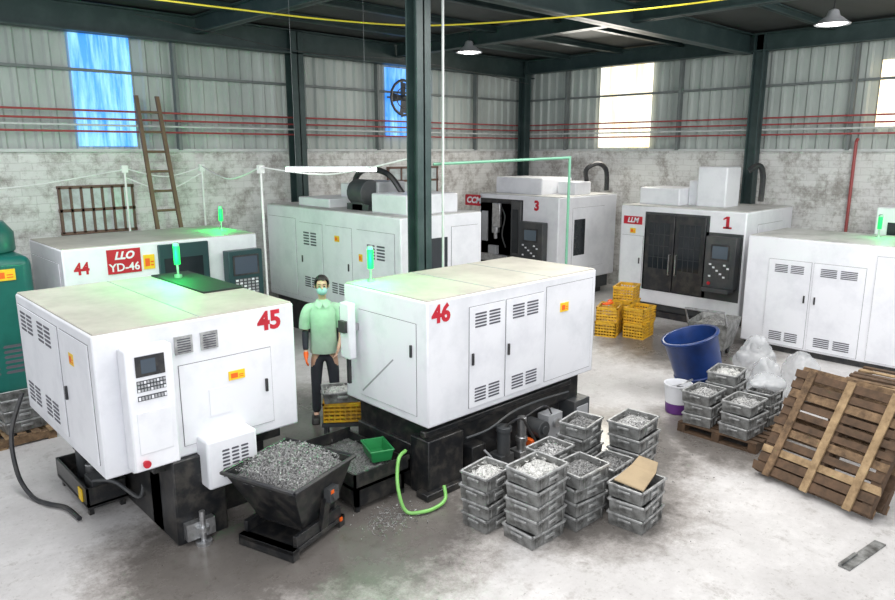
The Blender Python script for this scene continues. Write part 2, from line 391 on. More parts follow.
def ibeam(p0, p1, w, h, name, label, cat, vert=False, m=COLG, group=None):
    p0 = Vector(p0); p1 = Vector(p1); d = (p1-p0); Ln = d.length; d.normalize()
    if vert: side = Vector((1,0,0)); up = Vector((0,1,0))
    else: up = Vector((0,0,1)); side = d.cross(up).normalized()
    T = Matrix(((d.x,side.x,up.x,0),(d.y,side.y,up.y,0),(d.z,side.z,up.z,0),(0,0,0,1)))
    b = B(Matrix.Translation(p0) @ T)
    b.box(0, Ln, -w/2, w/2, -h/2, -h/2+.025); b.box(0, Ln, -w/2, w/2, h/2-.025, h/2); b.box(0, Ln, -.012, .012, -h/2, h/2)
    if vert:
        b.box(0, .02, -w*.8, w*.8, -h*.8, h*.8)
    return meta(b.obj(name, m), label, cat, group)
ibeam((5.75,6.54,0), (5.75,6.54,5.6), .22, .20, 'steel_column', 'dark green painted steel column standing among the machines', 'column', True)
ibeam((7.72,12.45,0), (7.72,12.45,5.55), .26, .26, 'steel_column', 'dark steel column beside the brick wall', 'column', True)
ibeam((14.6,12.4,0), (14.6,12.4,5.55), .22, .22, 'steel_column', 'dark steel column in the corner of the hall', 'column', True)
ibeam((14.6,6.3,0), (14.6,6.3,5.55), .22, .22, 'steel_column', 'dark steel column against the white brick wall', 'column', True)
G_ = 'roof beams'
ibeam((-3,12.45,5.34), (14.9,12.45,5.34), .26, .44, 'roof_beam', 'dark steel roof beam along the cladding', 'beam', group=G_)
ibeam((14.6,-2,5.38), (14.6,12.3,5.38), .2, .34, 'roof_beam', 'dark steel roof beam along the cladding', 'beam', group=G_)
ibeam((-3,6.54,5.36), (14.6,6.54,5.36), .22, .38, 'roof_beam', 'heavy dark steel girder carried by the columns', 'beam', group=G_)
for x in (5.75, 10.3): ibeam((x,-2,5.42), (x,12.4,5.42), .18, .28, 'roof_beam', 'dark steel cross beam under the ceiling', 'beam', group=G_)
for y in (8.0, 9.5, 11.0, 5.0): ibeam((-3,y,5.52), (14.6,y,5.52), .1, .12, 'roof_purlin', 'slim dark purlin under the ceiling', 'beam', group='roof purlins')
pipe('ceiling_cable', spline([(3.0,9.4,5.15),(4.2,8.5,5.0),(5.6,7.9,4.93),(6.8,7.4,4.95),(7.7,5.8,4.97),(8.5,4.1,5.05),(9.2,2.9,5.25)]), .011, YPIPE, 'yellow cable sagging beneath the roof beams', 'cable')
pipe('ceiling_cable', spline([(4,10.5,5.15),(7,10.9,4.95),(10,11.5,5.1),(14.4,12.1,4.95)]), .006, BLACK, 'thin dark cable strung under the roof beams', 'cable')
pipe('conduit', [(5.98,6.36,0.0),(5.98,6.36,5.5)], .016, PIPEG, 'light grey vertical conduit beside the steel column')
b = B(); b.tube([(5.9,6.45,3.13),(7.72,5.75,3.2)], .018); b.tube([(7.72,5.75,3.22),(7.72,5.75,0)], .018); b.cyl((7.72,5.75,0),(7.72,5.75,.02),.08)
meta(b.obj('pipe_frame', GRNPIPE), 'pale green painted air pipe frame with upright and horizontal run', 'pipe')
for (x, y, z) in [(4.28,12.3,3.05), (5.62,12.3,3.05), (5.30,9.6,3.08)]:
    b = B(); b.cyl((x,y,0), (x,y,z), .018, n=10); b.cyl((x,y,0), (x,y,.02), .09); b.box(x-.05, x+.05, y-.03, y+.03, z-.12, z)
    meta(b.obj('cable_post', WIREW), 'slim white upright carrying overhead cables', 'post', 'white cable posts')
for i, (p, q, s) in enumerate([((0.2,11.9,3.0),(4.28,12.3,2.98),.25), ((4.28,12.3,3.0),(5.62,12.3,3.0),.15), ((5.62,12.3,3.02),(5.30,9.6,3.05),.2), ((5.30,9.6,3.05),(5.75,6.7,3.2),.15), ((4.28,12.3,2.85),(5.62,12.3,2.9),.25)]):
    p = Vector(p); q = Vector(q); m_ = (p+q)/2 - Vector((0,0,s))
    pipe('overhead_cable', spline([p, m_, q]), .011, WIREW, 'sagging white cable strung between slim posts', 'cable', 'overhead cables', 6)
# ladder
r = root('ladder', 'old brown wooden ladder leaning on the brick wall', 'ladder', (4.70,11.75,0))
def rail(x0, x1):
    b = B(); b.hexa([(x0-.03,0,0),(x0+.03,0,0),(x0+.03,.06,0),(x0-.03,.06,0),(x1-.03,.72,4.2),(x1+.03,.72,4.2),(x1+.03,.78,4.2),(x1-.03,.78,4.2)]); b.obj('rail', RUST, r)
rail(0,-.05); rail(.46,.30)
for k in range(12):
    z = .3+k*.33; t = z/4.2
    b = B(); b.cyl((-.05*t, .03+.72*t, z), (.46-.16*t, .03+.72*t, z), .022, n=8); b.obj('rung', RUST, r)
# wall fan
r = root('wall_fan', 'round exhaust fan mounted before the blue daylight sheet', 'fan', (10.6,12.55,4.45))
b = B(); b.tube([(math.cos(t*.3927)*.38, 0, math.sin(t*.3927)*.38) for t in range(17)], .03, cap=False); b.tube([(math.cos(t*.3927)*.22, 0, math.sin(t*.3927)*.22) for t in range(17)], .012, cap=False); b.obj('cage', BLACK, r)
b = B()
for k in range(4):
    a = k*math.pi/2; b.T = Matrix.Rotation(a, 4, 'Y'); b.add([(0.03,.02,-.05),(.32,.05,-.1),(.34,-.02,.1),(.03,-.02,.05)], [(0,1,2,3)])
b.T = Matrix(); b.ball((0,0,0), .07); b.obj('blades', CHAR, r)
b = B(); b.box(-.42,.42,.06,.1,-.02,.02); b.box(-.02,.02,.06,.1,-.42,.42); b.obj('bracket', SIDING, r)
# LED tube + pendant lamps
r = root('tube_light', 'glowing white tube lamp hanging over a machine', 'lamp', (0,0,0))
b = B(); b.tube([(5.2,8.72,3.03),(6.12,7.86,3.03)], .024, 12); b.obj('tube', TUBE, r)
b = B(); b.tube([(5.2,8.72,3.065),(6.12,7.86,3.065)], .014, 6); b.obj('housing', WHITE, r)
b = B(); b.tube([(5.3,8.62,3.08),(5.3,8.62,5.58)], .0015, 4); b.obj('cord', GREYP, r)
b = B(); b.tube([(6.02,7.95,3.08),(6.02,7.95,5.58)], .0015, 4); b.obj('cord', GREYP, r)
def pend(x, y, z):
    r = root('pendant_lamp', 'round industrial bay lamp hanging from the ceiling', 'lamp', (x,y,z), group='bay lamps')
    b = B(); b.lathe([(.03,.22),(.07,.2),(.10,.12),(.26,.0),(.25,-.01),(.09,.10),(.02,.11)]); b.obj('lamp_shade', GREYP, r)
    b = B(); b.lathe([(.02,-.03),(.14,-.015),(.22,.01),(.2,.02)]); b.obj('bulb', LAMPM, r)
    b = B(); b.tube([(0,0,.2),(0,0,5.6-z)], .008, 6); b.obj('cord', BLACK, r)
pend(12.2,4.2,5.2); pend(10.2,10.1,5.16)

# ================================================================ MACHINES
def mats_top(parent, sx, sy, z, m=TOPDUST, seams=()):
    b = B(); b.box(.015, sx-.015, .015, sy-.015, z-.01, z+.012)
    o = b.obj('top_panel', m, parent, bev=.004, label='dusty beige top sheet' if m is TOPDUST else None)
    b = B()
    for (x0, x1, y0, y1) in seams: b.box(x0, x1, y0, y1, z+.011, z+.016)
    if seams: b.obj('top_seam', GREYP, o)
    return o

# ---- machine 45
SX, SY, Z0, Z1 = 1.74, 2.25, .76, 1.93
r = root('machining_center', 'white boxy drilling machine numbered 45 on black base', 'machine', (1.56,5.52,0))
b = B(); b.box(0, SX, 0, SY, Z0, Z1); b.obj('enclosure', WHITE, r, bev=.018)
mats_top(r, SX, SY, Z1, seams=[(.85,.86,.02,SY-.02)])
b = B(); b.box(1.30, 1.72, .9, 2.2, Z1+.012, Z1+.03); b.obj('roof_hatch', MBLACK, r, bev=.006)
L_ = frameL(SY); R_ = frameR()
b = B(); b.box(.5, 1.5, .25, 2.1, 0, Z0); b.box(.50, .95, -.05, .5, 0, Z0); b.box(.4, 1.6, .1, 2.15, Z0-.12, Z0+.0); b.obj('base', BLACKM, r, bev=.012)
b = B(); b.box(.55,.8,-.12,-.05,.05,.2); b.cyl((.68,-.14,.0),(.68,-.14,.30),.025); b.cyl((.68,-.14,.12),(.68,-.14,.16),.055); b.cyl((.68,-.14,.0),(.68,-.14,.03),.07); b.obj('levelling_foot', STEEL, r)
text(r, 'number_marking', '45', RED, R_, 1.49, 1.80, .002, .23, .009)
panel(r, R_, .64, 1.48, .86, 1.56, 'access_door', m=WHITE, handle=(1.42,1.22), th=.008)
panel(r, R_, .88, 1.08, 1.06, 1.30, 'inspection_plate', m=WHITE, th=.014)
for u in (.62, .84):
    b = B(R_); b.box(u, u+.15, 1.66, 1.81, 0, .015, 0)
    for k in range(6): b.box(u+.02, u+.13, 1.675+k*.021, 1.684+k*.021, .015, .019, 1)
    b.obj('fan_grille', [ALU2, SLOT], r)
sticker(r, R_, 1.14, 1.38, .075, .04, d=.018)
b = B(R_); b.box(.74, 1.20, .48, .92, -.02, .20); cv = b.obj('motor_cover', WHITE, r, bev=.025, seg=3)
louvre(cv, R_, .86, 1.12, .56, .82, 8, 3, d=.20)
b = B(R_); b.box(.17, .47, .80, 1.80, 0, .12); cp_ = b.obj('control_panel', WHITE, r, bev=.012)
b = B(R_); b.box(.14, .50, .86, 1.84, .12, .26); cf = b.obj('control_box', WHITE2, cp_, bev=.015)
b = B(R_); b.box(.21,.43,1.62,1.78,.255,.268,1); b.box(.25,.36,1.645,1.755,.268,.271,0); b.obj('screen', [SCREEN, BLACK], cf)
keypad(cf, R_, .21, .43, 1.50, 1.59, .26, 3, 9); keypad(cf, R_, .21, .43, 1.43, 1.47, .26, 1, 9)
b = B(R_); b.box(.19,.45,1.0,1.34,.255,.266); b.obj('maintenance_cover', WHITE, cf, bev=.004)
stop_button(cf, R_, .22, .93, .26)
panel(r, L_, .08, 1.35, .86, 1.84, 'side_door', vents=[(.16,.60,1.60,1.80,5,2),(.74,1.18,1.60,1.80,5,2),(.16,.60,.90,1.10,5,2),(.74,1.18,.90,1.10,5,2)])
panel(r, L_, 1.43, 2.15, .86, 1.84, 'side_door', handle=(1.5,1.3))
sticker(r, L_, 1.72, 1.64, .06, .05)
beacon(r, 1.46, 1.85, Z1+.03, energy=34)
t = root('coolant_tray', 'black coolant tray with pumps beside the machine base', 'tray', (1.66,6.5,0))
b = B(); b.box(0,.36,0,.95,.08,.12); b.box(0,.02,0,.95,.1,.28); b.box(.34,.36,0,.95,.1,.28); b.box(0,.36,0,.02,.1,.28); b.box(0,.36,.93,.95,.1,.28)
for y in (.05,.85): b.box(.02,.06,y,y+.05,0,.1); b.box(.3,.34,y,y+.05,0,.1)
b.obj('pan', BLACKM, t)
b = B(); b.cyl((.18,.7,.12),(.18,.7,.42),.06); b.cyl((.18,.7,.42),(.18,.7,.48),.075); b.obj('pump', CHAR, t, bev=.005)
b = B(); b.cyl((.18,.45,.12),(.18,.45,.33),.05); b.obj('filter', STEEL, t, bev=.005)
b = B(); b.box(.08,.28,.1,.32,.12,.3); b.obj('junction_box', CHAR, t, bev=.005)
b = B(); b.box(-.012,-.002,.12,.22,.12,.24); b.obj('warning_sticker', YEL, t)
b = B(); b.tube(spline([(.18,.7,.46),(.3,.55,.5),(.25,.35,.4),(.2,.2,.3)]), .015); b.obj('short_hose', GREYP, t)
b = B(); b.tube(spline([(.1,.1,.3),(.2,-.15,.35),(.35,-.3,.2),(.42,-.25,.3)]), .018); b.obj('coolant_pipe', CHAR, t)
pipe('drain_hose', spline([(1.52,7.82,.9),(1.36,7.7,.55),(1.33,7.5,.2),(1.38,7.25,.03),(1.45,7.0,.03),(1.55,6.8,.03),(1.58,6.5,.03)]), .022, BLACK, 'black rubber hose looping down to the floor', 'hose')

# ---- machine 46
SX, SY, Z0, Z1 = 2.63, 1.3, .73, 1.95
r = root('machining_center', 'white boxy machine numbered 46 on oily black base', 'machine', (4.13,4.6,0))
b = B(); b.box(0, SX, 0, SY, Z0, Z1); b.obj('enclosure', WHITE, r, bev=.018)
mats_top(r, SX, SY, Z1, seams=[(.9,.91,.02,SY-.02),(1.8,1.81,.02,SY-.02)])
L_ = frameL(SY); R_ = frameR()
b = B(); b.box(.06, 2.2, .14, 1.2, 0, .46); b.box(.10, 2.5, .10, 1.2, .42, Z0); b.box(.03, .5, .03, .3, 0, .58); b.box(-.04, 2.25, -.03, .14, 0, .07); b.box(.6,.8,-.0,.15,.05,.36); b.box(.0,2.3,.05,.12,.62,.68); b.obj('base', BLACKM, r, bev=.012)
b = B(); b.cyl((1.0,-.06,.18),(1.0,-.06,.45),.07); b.cyl((1.0,-.06,.45),(1.0,-.06,.5),.085); b.box(.9,1.1,-.12,.06,.07,.2); b.obj('coolant_pump', CHAR, r, bev=.005)
b = B(); b.cyl((1.3,-.05,.1),(1.3,-.05,.52),.05); b.cyl((1.3,-.05,.25),(1.3,-.05,.3),.065); b.box(1.23,1.37,-.1,.06,.07,.14); b.obj('coolant_pump', STEEL, r, bev=.005)
b = B(); b.cyl((1.6,-.12,.3),(1.6,.1,.3),.10); b.cyl((1.6,-.14,.3),(1.6,-.12,.3),.05); b.obj('motor', CHAR, r, bev=.005)
b = B(); b.box(1.75,2.0,-.06,.1,.1,.4); b.obj('valve_block', GREYP, r, bev=.005)
b = B(); b.cyl((1.87,-.06,.3),(1.87,-.1,.3),.05); b.obj('gauge', STEEL, r)
b = B(); b.box(1.42,1.48,-.09,.06,.12,.22); b.obj('relay_box', ORANGE, r, bev=.004)
b = B(); b.tube(spline([(1.0,-.06,.48),(1.1,-.2,.6),(1.3,-.15,.4),(1.5,-.15,.12)]), .014); b.obj('coolant_hose', BLACK, r)
b = B(); b.tube(spline([(1.3,-.06,.5),(1.55,-.15,.60),(1.85,-.02,.40)]), .010); b.obj('coolant_hose', BLACK, r)
b = B(); b.tube(spline([(.5,-.01,.5),(.8,-.04,.52),(1.2,-.02,.6),(1.7,-.0,.60),(2.2,.02,.56)]), .012); b.obj('coolant_hose', CHAR, r)
b = B(); b.tube(spline([(.75,-.02,.3),(.82,-.12,.15),(.7,-.2,.03),(.5,-.22,.03)]), .012); b.obj('coolant_hose', GREYP, r)
text(r, 'number_marking', '46', RED, R_, .17, 1.815, .002, .23, .009)
panel(r, R_, .54, 1.04, .80, 1.82, 'access_door', vents=[(.59,.99,1.60,1.76,5,2),(.59,.99,.84,1.00,5,2)], handle=(.575,1.3))
panel(r, R_, 1.07, 1.66, .80, 1.82, 'access_door', vents=[(1.14,1.59,1.60,1.76,5,2),(1.14,1.59,.84,1.00,5,2)], handle=(1.10,1.3))
panel(r, R_, 1.72, 2.56, .80, 1.86, 'side_plate', m=WHITE, th=.005)
sticker(r, R_, 2.03, 1.60, .07, .05, d=.016)
panel(r, L_, .26, 1.14, .82, 1.72, 'service_door', m=WHITE, handle=(1.08,1.45), th=.008)
b = B(L_); b.hexa([(.3,.86,.008),(.31,.86,.008),(.31,.875,.012),(.3,.875,.012),(.8,1.3,.008),(.81,1.3,.008),(.81,1.31,.012),(.8,1.31,.012)]); b.obj('door_seam', GREYP, r)
b = B(); b.box(-.16,-.07,1.0,1.16,1.22,1.80); c = b.obj('control_panel', WHITE, r, bev=.015)
b = B(); b.box(-.08,.02,1.05,1.12,1.5,1.57); b.obj('support_arm', GREYP, c)
b = B(); b.box(-.15,-.08,1.158,1.17,1.45,1.75); b.obj('screen', SCREEN, c)
b = B(); b.box(-.20,-.16,1.03,1.13,1.5,1.62); b.obj('socket_box', BLACK, c)
b = B(); b.box(-.13,-.10,1.06,1.10,.95,1.22); b.obj('hanger', BLACK, c)
beacon(r, .22, 1.12, Z1+.012, energy=34)
b = B(); b.box(2.28, 2.58, -.02, .35, .06, .42, 0); b.box(2.32,2.54,-.03,-.02,.15,.35,1); b.obj('electrical_box', [CHAR, GREYP], r, bev=.01)
t = root('chip_tray', 'oily black chip trough beside machine 46', 'tray', (3.45,4.85,0))
b = B(); b.box(0,.66,0,1.0,.24,.27); b.box(0,.02,0,1.0,.24,.40); b.box(0,.66,0,.02,.24,.40); b.box(0,.66,.98,1.0,.24,.40); b.box(.64,.66,0,1.0,.24,.36); b.box(.04,.62,.04,.96,.05,.24)
for x in (.04,.58):
    for y in (.04,.92): b.box(x,x+.04,y,y+.04,0,.24)
b.obj('trough', BLACKM, t)
b = B(); b.heap(.03,.63,.03,.97,.28,.05,14,.02); b.curls(.05,.6,.05,.95,lambda x,y:.32,160,.03); b.obj('swarf', CHIPD, t)['kind'] = 'stuff'
r = root('plastic_basket', 'green plastic basket standing in the chip trough', 'basket', (3.94,5.14,.35), 70)
b = B()
for s in (-1,1): b.hexa([(-.14,s*.09-.006,0),(.14,s*.09-.006,0),(.14,s*.09+.006,0),(-.14,s*.09+.006,0),(-.16,s*.11-.006,.11),(.16,s*.11-.006,.11),(.16,s*.11+.006,.11),(-.16,s*.11+.006,.11)]); b.hexa([(s*.14-.006,-.09,0),(s*.14+.006,-.09,0),(s*.14+.006,.09,0),(s*.14-.006,.09,0),(s*.16-.006,-.11,.11),(s*.16+.006,-.11,.11),(s*.16+.006,.11,.11),(s*.16-.006,.11,.11)])
b.box(-.14,.14,-.09,.09,0,.01); b.obj('basket_body', GRNB, r)
b = B(); b.tube([(-.165,-.115,.11),(.165,-.115,.11),(.165,.115,.11),(-.165,.115,.11),(-.165,-.115,.11)], .010, 6); b.obj('rim', GRNB, r)
pipe('green_hose', spline([(4.0,4.78,.5),(3.88,4.74,.46),(3.80,4.66,.25),(3.8,4.55,.04),(3.92,4.44,.03),(4.08,4.42,.03),(4.2,4.44,.06),(4.24,4.5,.16)]), .017, GRNHOSE, 'bright green hose curling down to the floor', 'hose')
b = B(); b.curls(3.3,4.0,4.3,4.85,lambda x,y:.010,420,.022,gauss=True)
meta(b.obj('swarf_pile', CHIPS), 'thinly scattered silvery metal chips on the oily floor', 'metal chips', kind='stuff')
b = B(); b.curls(1.5,7.5,2.2,5.4,lambda x,y:.006,260,.016)
meta(b.obj('floor_debris', CHIPD), 'tiny scattered metal chips and grit on the concrete', 'debris', kind='stuff')

# ---- chip bin
r = root('chip_bin', 'black steel tipping bin full of metal chips', 'bin', (2.88,4.98,0), 18)
b = B()
def wall4(b, bot, top, th=.02):
    for i in range(4):
        j = (i+1) % 4; p = [Vector(bot[i]), Vector(bot[j]), Vector(top[j]), Vector(top[i])]
        n = (p[1]-p[0]).cross(p[3]-p[0]).normalized()*th
        b.hexa([p[0], p[1], p[1]-n, p[0]-n, p[3], p[2], p[2]-n, p[3]-n])
bot = [(-.16,-.24,.18),(.26,-.24,.18),(.26,.24,.18),(-.16,.24,.18)]; top = [(-.40,-.38,.66),(.38,-.38,.66),(.38,.38,.66),(-.40,.38,.66)]
wall4(b, bot, top); b.box(-.16,.26,-.24,.24,.17,.19); b.obj('hopper', BLACKM, r, bev=.004)
b = B(); b.tube([(-.41,-.39,.66),(.39,-.39,.66),(.39,.39,.66),(-.41,.39,.66),(-.41,-.39,.66)], .02, 6); b.obj('rim', BLACK, r)
b = B(); b.box(-.36,.34,-.30,.30,.06,.10); b.box(-.36,-.28,-.30,.30,.0,.1); b.box(.26,.34,-.30,.30,0,.1); b.box(-.3,.3,-.29,-.25,.1,.2); b.box(-.3,.3,.25,.29,.1,.2)
b.hexa([(.0,-.30,.1),(.1,-.30,.1),(.1,-.26,.1),(.0,-.26,.1),(.02,-.36,.42),(.08,-.36,.42),(.08,-.30,.4),(.02,-.30,.4)]); b.obj('skid_base', BLACKM, r, bev=.004)
b = B(); b.box(.02,.14,-.40,-.33,.38,.5); b.cyl((.08,-.42,.43),(.08,-.34,.43),.035); b.obj('latch', CHAR, r)
b = B(); b.box(.03,.07,-.405,-.40,.46,.49); b.obj('latch_tag', ORANGE, r)
b = B(); b.box(.26,.29,-.315,-.30,.07,.1); b.obj('latch_tag', ORANGE, r)
b = B(); b.heap(-.37,.35,-.35,.35,.60,.17,26,.02)
b.curls(-.33,.31,-.31,.31,lambda x,y:.62+.15*(1-(x/.4)**4)*(1-(y/.4)**4)*(.6+.4*math.cos(x*2.7)*math.cos(y*2.7)),1300,.026,1)
b.obj('metal_chips', [CHIPD, CHIPS], r, smooth=False)['kind'] = 'stuff'

# ---- machine 44
SX, SY, Z0, Z1 = 2.75, 1.55, .35, 2.04
r = root('machining_center', 'white boxy machine numbered 44 with dark door opening', 'machine', (2.55,9.85,0))
b = B(); b.box(0, SX, 0, SY, Z0, Z1); b.obj('enclosure', WHITE2, r, bev=.018)
mats_top(r, SX, SY, Z1)
b = B(); b.box(.1, SX-.1, .1, SY-.1, 0, Z0); b.obj('base', BLACK, r)
L_ = frameL(SY); R_ = frameR()
text(r, 'number_marking', '44', RED, R_, .22, 1.77, .003, .22, .007, sx=.85)
panel(r, L_, .1, 1.4, .5, 1.85, 'side_door')
b = B(R_); b.box(.54,.98,1.66,1.99,0,.012); sg = b.obj('name_plate', RED, r)
text(sg, 'plate_lettering', 'YD-46', WHITE2, R_, .76, 1.74, .013, .15, .003)
text(sg, 'maker_logo', 'LLO', WHITE2, R_, .76, 1.90, .013, .14, .006, shear=.3)
sticker(r, R_, 1.09, 1.78, .075, .10)
b = B(); b.box(1.22,1.95,-.04,.02,.55,2.0); dr_ = b.obj('door', TEALD, r, bev=.01)
b = B(); b.box(1.29,1.85,-.05,-.04,1.1,1.8); b.obj('door_window', GLASSD, dr_)
console(r, R_, 2.13, 2.68, 1.02, 1.84, .1, .28, TEALD)
b = B(); b.box(2.3,2.5,-.1,0,1.2,1.5); b.obj('console_arm', GREYP, r)
beacon(r, 2.6, .85, Z1, energy=16)

# ---- teal machine at far side
r = root('hydraulic_unit', 'teal green rounded machine cabinet with yellow label', 'machine', (1.15,10.0,0))
b = B(); b.box(0,1.1,0,1.5,.2,2.0); o = b.obj('cabinet', TEAL, r, bev=.12, seg=5)
b = B(); b.box(.1,1.0,.1,1.4,0,.22); b.obj('base', BLACK, r)
b = B(); b.lathe([(.48,0),(.52,.05),(.52,.28),(.42,.42),(.1,.48)], (.56,.75,1.97), 24); b.obj('dome', TEAL, r)
sticker(r, frameR(), .76, 1.78, .13, .07)
louvre(r, frameR(), .3, .95, .5, .9, 6, 2)

# ---- middle large machine
SX, SY, Z0, Z1 = 1.75, 3.95, .60, 2.3
r = root('machining_center', 'large white enclosed machine with side access panels', 'machine', (6.70,8.05,0))
b = B(); b.box(0, SX, 0, SY, Z0, Z1); b.obj('enclosure', WHITE2, r, bev=.02)
b = B(); b.box(.1, SX-.1, .1, SY-.1, 0, Z0); b.obj('base', BLACK, r)
L_ = frameL(SY); R_ = frameR()
mats_top(r, SX, SY, Z1, m=ROOFG)
panel(r, L_, .08, 1.0, .7, 2.1, 'side_plate')
panel(r, L_, 1.15, 1.85, .7, 2.05, 'access_door', vents=[(1.25,1.7,1.65,1.9,5,2),(1.25,1.7,.9,1.1,5,2)], handle=(1.22,1.4))
panel(r, L_, 1.95, 2.7, .7, 2.05, 'access_door', vents=[(2.1,2.5,.9,1.1,5,2)], handle=(2.62,1.4))
panel(r, L_, 2.85, 3.8, .7, 2.05, 'access_door', vents=[(3.1,3.6,1.6,1.85,5,2)])
sticker(r, L_, 2.3, 1.85, .07, .05); sticker(r, L_, 2.95, 1.6, .05, .06)
panel(r, R_, 1.05, 1.65, .75, 2.1, 'side_door')
b = B(R_); b.box(.45,.95,.95,1.95,0,.02); b.obj('window', GLASSD, r)
b = B(); b.box(.3,1.4,.2,1.1,Z1,Z1+.32); b.obj('roof_cabinet', WHITE2, r, bev=.03)
b = B(); b.box(.35,.9,1.25,1.85,Z1,Z1+.12); b.cyl((.5,1.35,Z1+.3),(.5,1.75,Z1+.3),.22,n=20); b.box(.35,.65,1.4,1.7,Z1,Z1+.3); b.obj('tool_motor', CHAR, r, bev=.01)
b = B(); b.tube(spline([(.7,2.1,Z1),(.7,2.05,Z1+.5),(.7,1.7,Z1+.68),(.75,1.2,Z1+.6),(.8,.9,Z1+.3)]),.05); b.obj('cable_chain', BLACK, r)
b = B(); b.box(.3,1.2,2.3,3.3,Z1,Z1+.16); b.obj('roof_duct', WHITE2, r, bev=.02)
b = B(); b.box(.6,1.2,1.3,2.0,Z1,Z1+.48); b.obj('roof_cabinet', GREYP, r, bev=.02)
b = B(); b.box(.9,1.6,2.4,2.8,Z1,Z1+.40); b.obj('roof_cabinet', WHITE2, r, bev=.02)

# ---- vertical machining centres 3 and 1
def vmc(loc, SX, SY, h, num, d0, d1, c0, c1, label, heads, arc, is_open=False):
    r = root('machining_center', label, 'machine', loc)
    L_ = frameL(SY); R_ = frameR()
    zb = .42 if is_open else .26
    b = B(); b.box(0, SX, 0, SY, zb, h); b.obj('enclosure', WHITE2, r, bev=.025)
    b = B(); b.box(.08, SX-.1, .1, SY-.1, .12, zb); b.obj('apron', CHAR, r, bev=.01)
    b = B(); b.box(.0, SX-.3, .15, SY-.15, 0, .12); b.obj('base', BLACK, r)
    top = h-.16
    b = B(L_); b.box(d0-.05, (d1+.05) if is_open else c1+.03, .54, top-.04 if is_open else 1.80, -.01, .012)
    b.box(d0-.05, d1+.05, .54, top+.06, -.01, .012); fr = b.obj('door_frame', CHAR if not is_open else BLACK, r)
    mid = (d0+d1)/2
    if is_open:
        b = B(L_); b.box(d0+.08,d1-.3,.75,.92,.012,.14); b.obj('work_table', STEEL, fr, bev=.01)
        b = B(L_); b.box(d0+.3,d0+.55,.92,1.12,.012,.12); b.obj('vise', GREYP, fr, bev=.01)
        b = B(L_); b.box(mid-.22,mid+.02,1.55,2.1,.012,.08); b.cyl((mid-.1,1.56,.07),(mid-.1,1.42,.07),.09,n=16); b.cyl((mid-.1,1.42,.07),(mid-.1,1.28,.07),.045,n=16); b.obj('spindle', STEEL, fr, bev=.01)
        b = B(L_); b.box(d0+.02,d0+.2,1.2,1.9,.012,.05); b.obj('way_cover', GREYP, fr, bev=.005)
        b = B(L_); b.tube(spline([(mid+.05,2.0,.05),(mid+.2,1.8,.1),(mid+.12,1.4,.1),(mid+.2,1.1,.06)]), .014); b.obj('coolant_line', CHAR, fr)
        b = B(L_); b.box(d1-.25,d1+.04,.56,top+.04,.02,.07); dr = b.obj('door', CHAR, r, bev=.01)
        b = B(L_); b.box(d1-.2,d1-.03,1.0,top-.15,.07,.075); b.obj('door_window', GLASSD, dr)
    else:
      for (a, c, hu) in ((d0, mid-.01, mid-.07), (mid+.01, d1, mid+.07)):
        b = B(L_); b.box(a, c, .56, top+.02, .01, .05); dr = b.obj('door', BLACK, r, bev=.01)
        b = B(L_); b.box(a+.09, c-.09, 1.0, top-.14, .05, .055); gl = b.obj('door_window', GLASSD, dr)
        b = B(L_)
        for k in range(1, 4): b.box(a+.09+(c-a-.18)*k/4-.005, a+.09+(c-a-.18)*k/4+.005, 1.0, top-.14, .055, .062)
        for k in range(1, 4): b.box(a+.09, c-.09, 1.0+(top-1.14)*k/4-.004, 1.0+(top-1.14)*k/4+.004, .055, .062)
        b.obj('window_grille', CHAR, gl)
        b = B(L_); b.tube([(hu,.9,.05),(hu,.9,.09),(hu,1.3,.09),(hu,1.3,.05)], .012, 6); b.obj('handle', STEEL, dr)
    console(r, L_, c0, c1, .80, 1.75, .02, .2, CHAR, scr=(.2,.8,.55,.85), km=CHAR)
    b = B(L_); b.box(c0+.05, c1-.02, .74, .82, .1, .36); b.obj('keyboard_shelf', CHAR, r, bev=.01)
    if num == '1':
        u = (c0+c1)/2; w = h-.31
        b = B(L_); b.box(u-.025, u+.035, w, w+.22, .0, .004); b.box(u-.075, u+.085, w-.005, w+.03, .0, .004); b.hexa([(u-.08,w+.15,0),(u-.02,w+.18,0),(u-.02,w+.22,0),(u-.08,w+.18,0),(u-.08,w+.15,.004),(u-.02,w+.18,.004),(u-.02,w+.22,.004),(u-.08,w+.18,.004)]); b.obj('number_marking', RED, r)
    else: text(r, 'number_marking', num, RED, L_, (c0+c1)/2, h-.21, .004, .29, .014)
    for hd in heads:
        b = B(); b.box(*hd); b.obj('column_cover', WHITE2, r, bev=.03, seg=3)
    b = B(); b.tube(spline(arc), .055, 8); b.obj('cable_chain', BLACK, r)
    panel(r, R_, .5, SX-.5, .7, h-.25, 'side_door', handle=(.58,1.2))
    b = B(R_); b.box(.55, .95, 1.0, 1.8, .0, .02); b.obj('side_window', GLASSD, r)
    mats_top(r, SX, SY, h, m=ROOFG)
    return r, L_, R_
r3, L3, R3 = vmc((12.1,9.25,0), 2.2, 2.35, 2.3, '3', .10, 1.30, 1.40, 2.08, 'white machining centre numbered 3 with dark open bay in the corner',
    [(.4,1.5,.8,2.2,2.3,2.68), (.9,1.5,.25,.75,2.3,2.6)], [(1.5,.35,2.5),(1.35,.3,2.85),(1.5,.1,3.0),(1.7,-.0,2.85),(1.75,.0,2.4)], True)
b = B(L3); b.box(-.48,.08,2.0,2.25,-.1,-.0); sg = b.obj('logo_plate', RED, r3)
text(sg, 'maker_logo', 'CCM', WHITE2, L3, -.20, 2.125, .002, .2, .008, shear=.25, sx=1.1)
